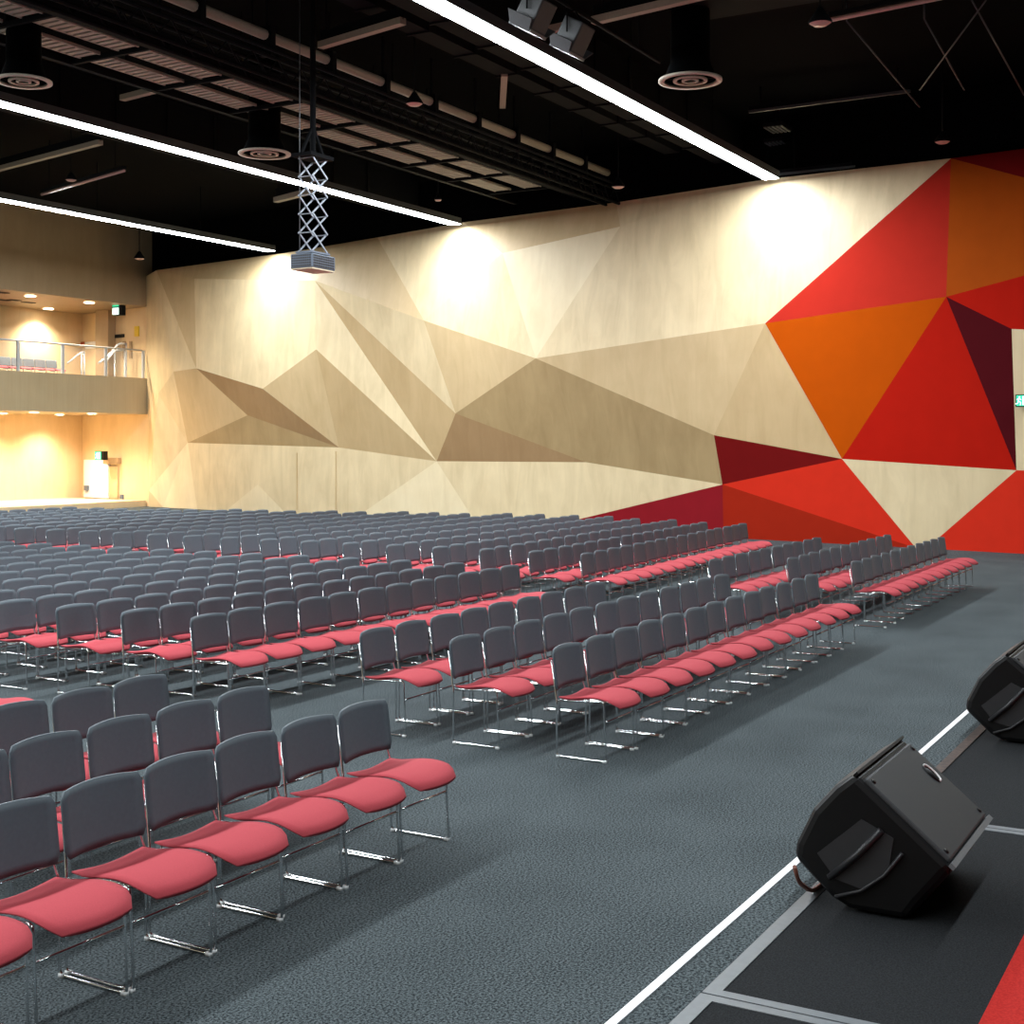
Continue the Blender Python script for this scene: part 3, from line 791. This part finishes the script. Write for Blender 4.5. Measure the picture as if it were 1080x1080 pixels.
# pale lamps, switched off
for px, py, rpx, z, lab in ((865, 25, 12, 7.9, 'unlit pendant lamp with pinkish lens above the painted panels'), (437, 110, 9, 8.3, 'unlit pendant lamp with pinkish lens beside the service pipe'),
                            (994, 150, 8, 8.2, 'unlit pendant lamp with pinkish lens above the red apex'), (652, 197.5, 7, 8.2, 'unlit pendant lamp with pinkish lens above the timber wall top'),
                            (147, 273, 5.5, 8.15, 'unlit pendant lamp with pinkish lens in front of the upper soffit'), (75, 190, 6, 8.3, 'unlit pendant lamp with pinkish lens between two light strips'), (462, 211, 4, 8.3, 'tiny unlit pendant lamp with pinkish lens at the middle strip end')):
    p = at_z(px, py, z); D = project(p)[2]; R = rpx / F * D
    t = thing('pendant_lamp', lab, 'lamp', p, group='unlit pendant lamps')
    bm = BM(); lathe(bm, [(R, 0), (R * 1.05, .03), (R * .5, R * 1.0), (R * .25, R * 1.4), (.001, R * 1.4)], 20); obj('housing', bm, M['black_steel'], t)
    bm = BM(); lathe(bm, [(.001, -.03), (R * .6, -.025), (R * .95, .01)], 20); obj('lens', bm, M['lens_off'], t)
    bm = BM(); tube(bm, [(0, 0, R * 1.4), (0, 0, ZC - z)], .015, 5); obj('stem', bm, M['black_steel'], t)
for a, b, z, lab in (((876, 21), (1010, -6), 8.5, 'unlit pale fluorescent batten above the painted panels'), ((44, 205), (131, 180), 8.5, 'unlit pale fluorescent batten between two light strips')):
    p, q = at_z(*a, z), at_z(*b, z); mid = (p + q) / 2
    t = thing('fluorescent_batten', lab, 'lamp', mid, group='unlit fluorescent battens')
    bm = BM(); tube(bm, [p - mid, q - mid], .035, 8); obj('tube', bm, M['lens_off'], t)
    bm = BM(); bar(bm, p - mid + Vector((0, 0, .07)), q - mid + Vector((0, 0, .07)), .12, .06); obj('batten', bm, M['duct'], t)
    bm = BM()
    for e in (p, q): tube(bm, [e + (mid - e) * .2 - mid + Vector((0, 0, .1)), e + (mid - e) * .2 - mid + Vector((0, 0, ZC - z))], .012, 5)
    obj('hanger', bm, M['black_steel'], t)

# stage spotlights on a bar
zb = 8.35
pb0 = at_z(606, 10, zb)
t = thing('spotlight_bar', 'black pipe carrying the stage spotlights beside the longest light strip', 'bar', pb0)
bm = BM(); tube(bm, [(-3.5, 0, 0), (3.0, 0, 0)], .03, 8); obj('bar', bm, M['duct'], t)
bm = BM()
for x in (-2.5, 2.2): tube(bm, [(x, 0, 0), (x, 0, ZC - zb)], .015, 5)
obj('hanger', bm, M['black_steel'], t)
def spotlight(px, py, label):
    p = at_z(px, py, 7.95)
    p.y = pb0.y
    t = thing('stage_spotlight', label, 'spotlight', (p.x, p.y, 7.98), group='stage spotlights')
    mt = Matrix.Rotation(.5, 4, 'X')
    bm = BM(); box(bm, -.2, .2, -.16, .16, -.22, .2, mt); obj('body', bm, M['housing'], t, bevel=.02)
    bm = BM(); box(bm, -.22, .22, -.18, .18, -.26, -.22, mt); obj('lens_rim', bm, M['alu'], t)['label'] = 'bright lens rim'
    for s in (-1, 1):
        bm = BM(); quad(bm, *[mt @ Vector(v) for v in ((s * .22, -.16, -.26), (s * .22, .16, -.26), (s * .34, .2, -.10), (s * .34, -.2, -.10))])
        q = obj('barn_door', bm, M['housing'], t); q.modifiers.new('thick', 'SOLIDIFY').thickness = .012
    bm = BM(); tube(bm, [(-.23, 0, 0), (-.23, 0, .25), (0, 0, .37), (.23, 0, .25), (.23, 0, 0)], .014, 6); obj('yoke', bm, M['duct'], t)
spotlight(588, 12, 'black stage spotlight on the bar, the one farther from the diffuser')
spotlight(630, 36, 'black stage spotlight with bright rim, closer to the round diffuser')

# brace rods in the dark roof above the painted panels
for a, b, z0, z1, lab in (((893, 22), (970, 113), 9.4, 8.9, 'thin slanted brace rod in the roof beside the pendant lamp'), ((1025, 0), (1080, 100), 9.4, 8.9, 'thin slanted brace rod in the roof at the frame edge'), ((970, 95), (1040, 0), 8.9, 9.4, 'thin brace rod crossing another in the dark roof'), ((975, 20), (1017, 95), 9.4, 8.9, 'thin brace rod crossed by another in the dark roof')):
    p, q = at_z(*a, z0), at_z(*b, z1)
    bm = BM(); tube(bm, [p, q], .016, 5)
    hi = p if p.z > q.z else q
    tube(bm, [hi, (hi.x, hi.y, ZC)], .016, 5)
    tag(obj('brace_rod', bm, M['housing']), lab, 'rod', 'roof brace rods')
# small square grilles
for px, py, lab in ((820, 137, 'small grey roof vent above the end of the longest strip, upper of two'), (820, 153, 'small grey roof vent above the end of the longest strip, lower of two')):
    p = at_z(px, py, 9.2)
    t = thing('roof_vent', lab, 'vent', p, group='small roof vents')
    bm = BM(); box(bm, -.35, .35, -.22, .22, .02, .1); obj('vent_box', bm, M['duct'], t)
    bm = BM()
    for k in range(5): box(bm, -.33, .33, -.2 + k * .09, -.15 + k * .09, 0, .02)
    obj('grille', bm, M['housing'], t)
    bm = BM(); box(bm, -.05, .05, -.05, .05, .1, ZC - p.z); obj('hanger', bm, M['black_steel'], t)

# ------------------------------------------------------------ projector on a scissor lift
DP = 22.0
def at_d(px, py, D): r = ray(px, py); return Vector((r[0] * D, r[1] * D, HC + r[2] * D))
pc = at_d(330, 274, DP)
zt = pc.z + .085
t = thing('projector_lift', 'galvanised scissor lift hanging from the roof with the projector', 'lift', (pc.x, pc.y, zt))
bm = BM(); box(bm, -.24, .24, -.17, .17, .0, .03); obj('platform', bm, M['steel_grey'], t)
ztop = ZC - zt
bm = BM(); box(bm, -.30, .30, -.2, .2, 1.56, 1.62); lathe(bm, [(.05, 1.6), (.05, ztop)], 10); bar(bm, (-.3, 0, 1.6), (0, 0, 2.1), .04, .04); bar(bm, (.3, 0, 1.6), (0, 0, 2.1), .04, .04); obj('roof_mount', bm, M['black_steel'], t)
hs = 1.52 / 5
for side in (-.14, .14):
    for k in range(5):
        z0, z1 = .03 + k * hs, .03 + (k + 1) * hs
        for sg in (1, -1):
            bm = BM(); bar(bm, (-.19 * sg, side + .012 * sg, z0), (.19 * sg, side + .012 * sg, z1), .012, .027, Vector((0, 1, 0)).cross(Vector((.38 * sg, 0, hs)))); obj('scissor_arm', bm, M['galv'], t)
bm = BM()
for k in range(6):
    for sx in (-.19, .19): tube(bm, [(sx, -.15, .03 + k * hs), (sx, .15, .03 + k * hs)], .010, 6)
obj('pivot_rods', bm, M['galv'], t)
bm = BM(); tube(bm, [(-.28, .05, .0), (-.28, .05, ztop)], .008, 5); obj('control_cable', bm, M['alu'], t)
t = thing('ceiling_projector', 'grey video projector hanging under the scissor lift', 'projector', (pc.x, pc.y, pc.z - .185), math.radians(2))
bm = BM(); box(bm, -.32, .32, -.22, .22, .02, .25); obj('case', bm, M['steel_grey'], t, bevel=.02)
bm = BM(); box(bm, -.31, .31, -.21, .21, .0, .02); obj('underside', bm, M['cream'], t)
bm = BM()
for i in range(9):
    for j in range(5):
        cx, cz = -.335, .045 + j * .04
        box(bm, cx + .008, cx + .02, -.19 + i * .043, -.165 + i * .043, cz, cz + .024)
obj('side_grille', bm, M['slot'], t)
bm = BM()
for i in range(13):
    for j in range(5): box(bm, -.29 + i * .045, -.264 + i * .045, -.228, -.218, .045 + j * .04, .069 + j * .04)
obj('front_louver', bm, M['slot'], t)
bm = BM(); box(bm, .318, .34, -.2, .2, .04, .23); ep = obj('end_panel', bm, M['plastic'], t)
bm = BM(); lathe(bm, [(.05, 0), (.075, 0), (.075, .03), (.05, .03), (.05, 0)], 16)
bmesh.ops.transform(bm, matrix=Matrix.Translation((.34, .02, .135)) @ Matrix.Rotation(PI / 2, 4, 'Y'), verts=bm.verts[:]); obj('lens_ring', bm, M['steel_grey'], ep)

# ------------------------------------------------------------ camera and world
w = bpy.data.worlds.new('World'); bpy.context.scene.world = w; w.use_nodes = True
w.node_tree.nodes['Background'].inputs[0].default_value = (0, 0, 0, 1)
cam = bpy.data.cameras.new('Camera'); co = bpy.data.objects.new('Camera', cam); C.objects.link(co)
cam.sensor_width = 36; cam.lens = 36 * F / 1080; cam.shift_y = -(540 - HY) / 1080; cam.clip_end = 200
co.location = (0, 0, HC); co.rotation_euler = (PI / 2, 0, -(PI / 2 - TH))
sc = bpy.context.scene; sc.camera = co
sc.view_settings.view_transform = 'Standard'; sc.view_settings.look = 'None'; sc.view_settings.gamma = 1
sc.view_settings.exposure = 0.35
sc.cycles.use_denoising = True
sc.cycles.max_bounces = 6; sc.cycles.diffuse_bounces = 4; sc.cycles.glossy_bounces = 3; sc.cycles.sample_clamp_indirect = 8
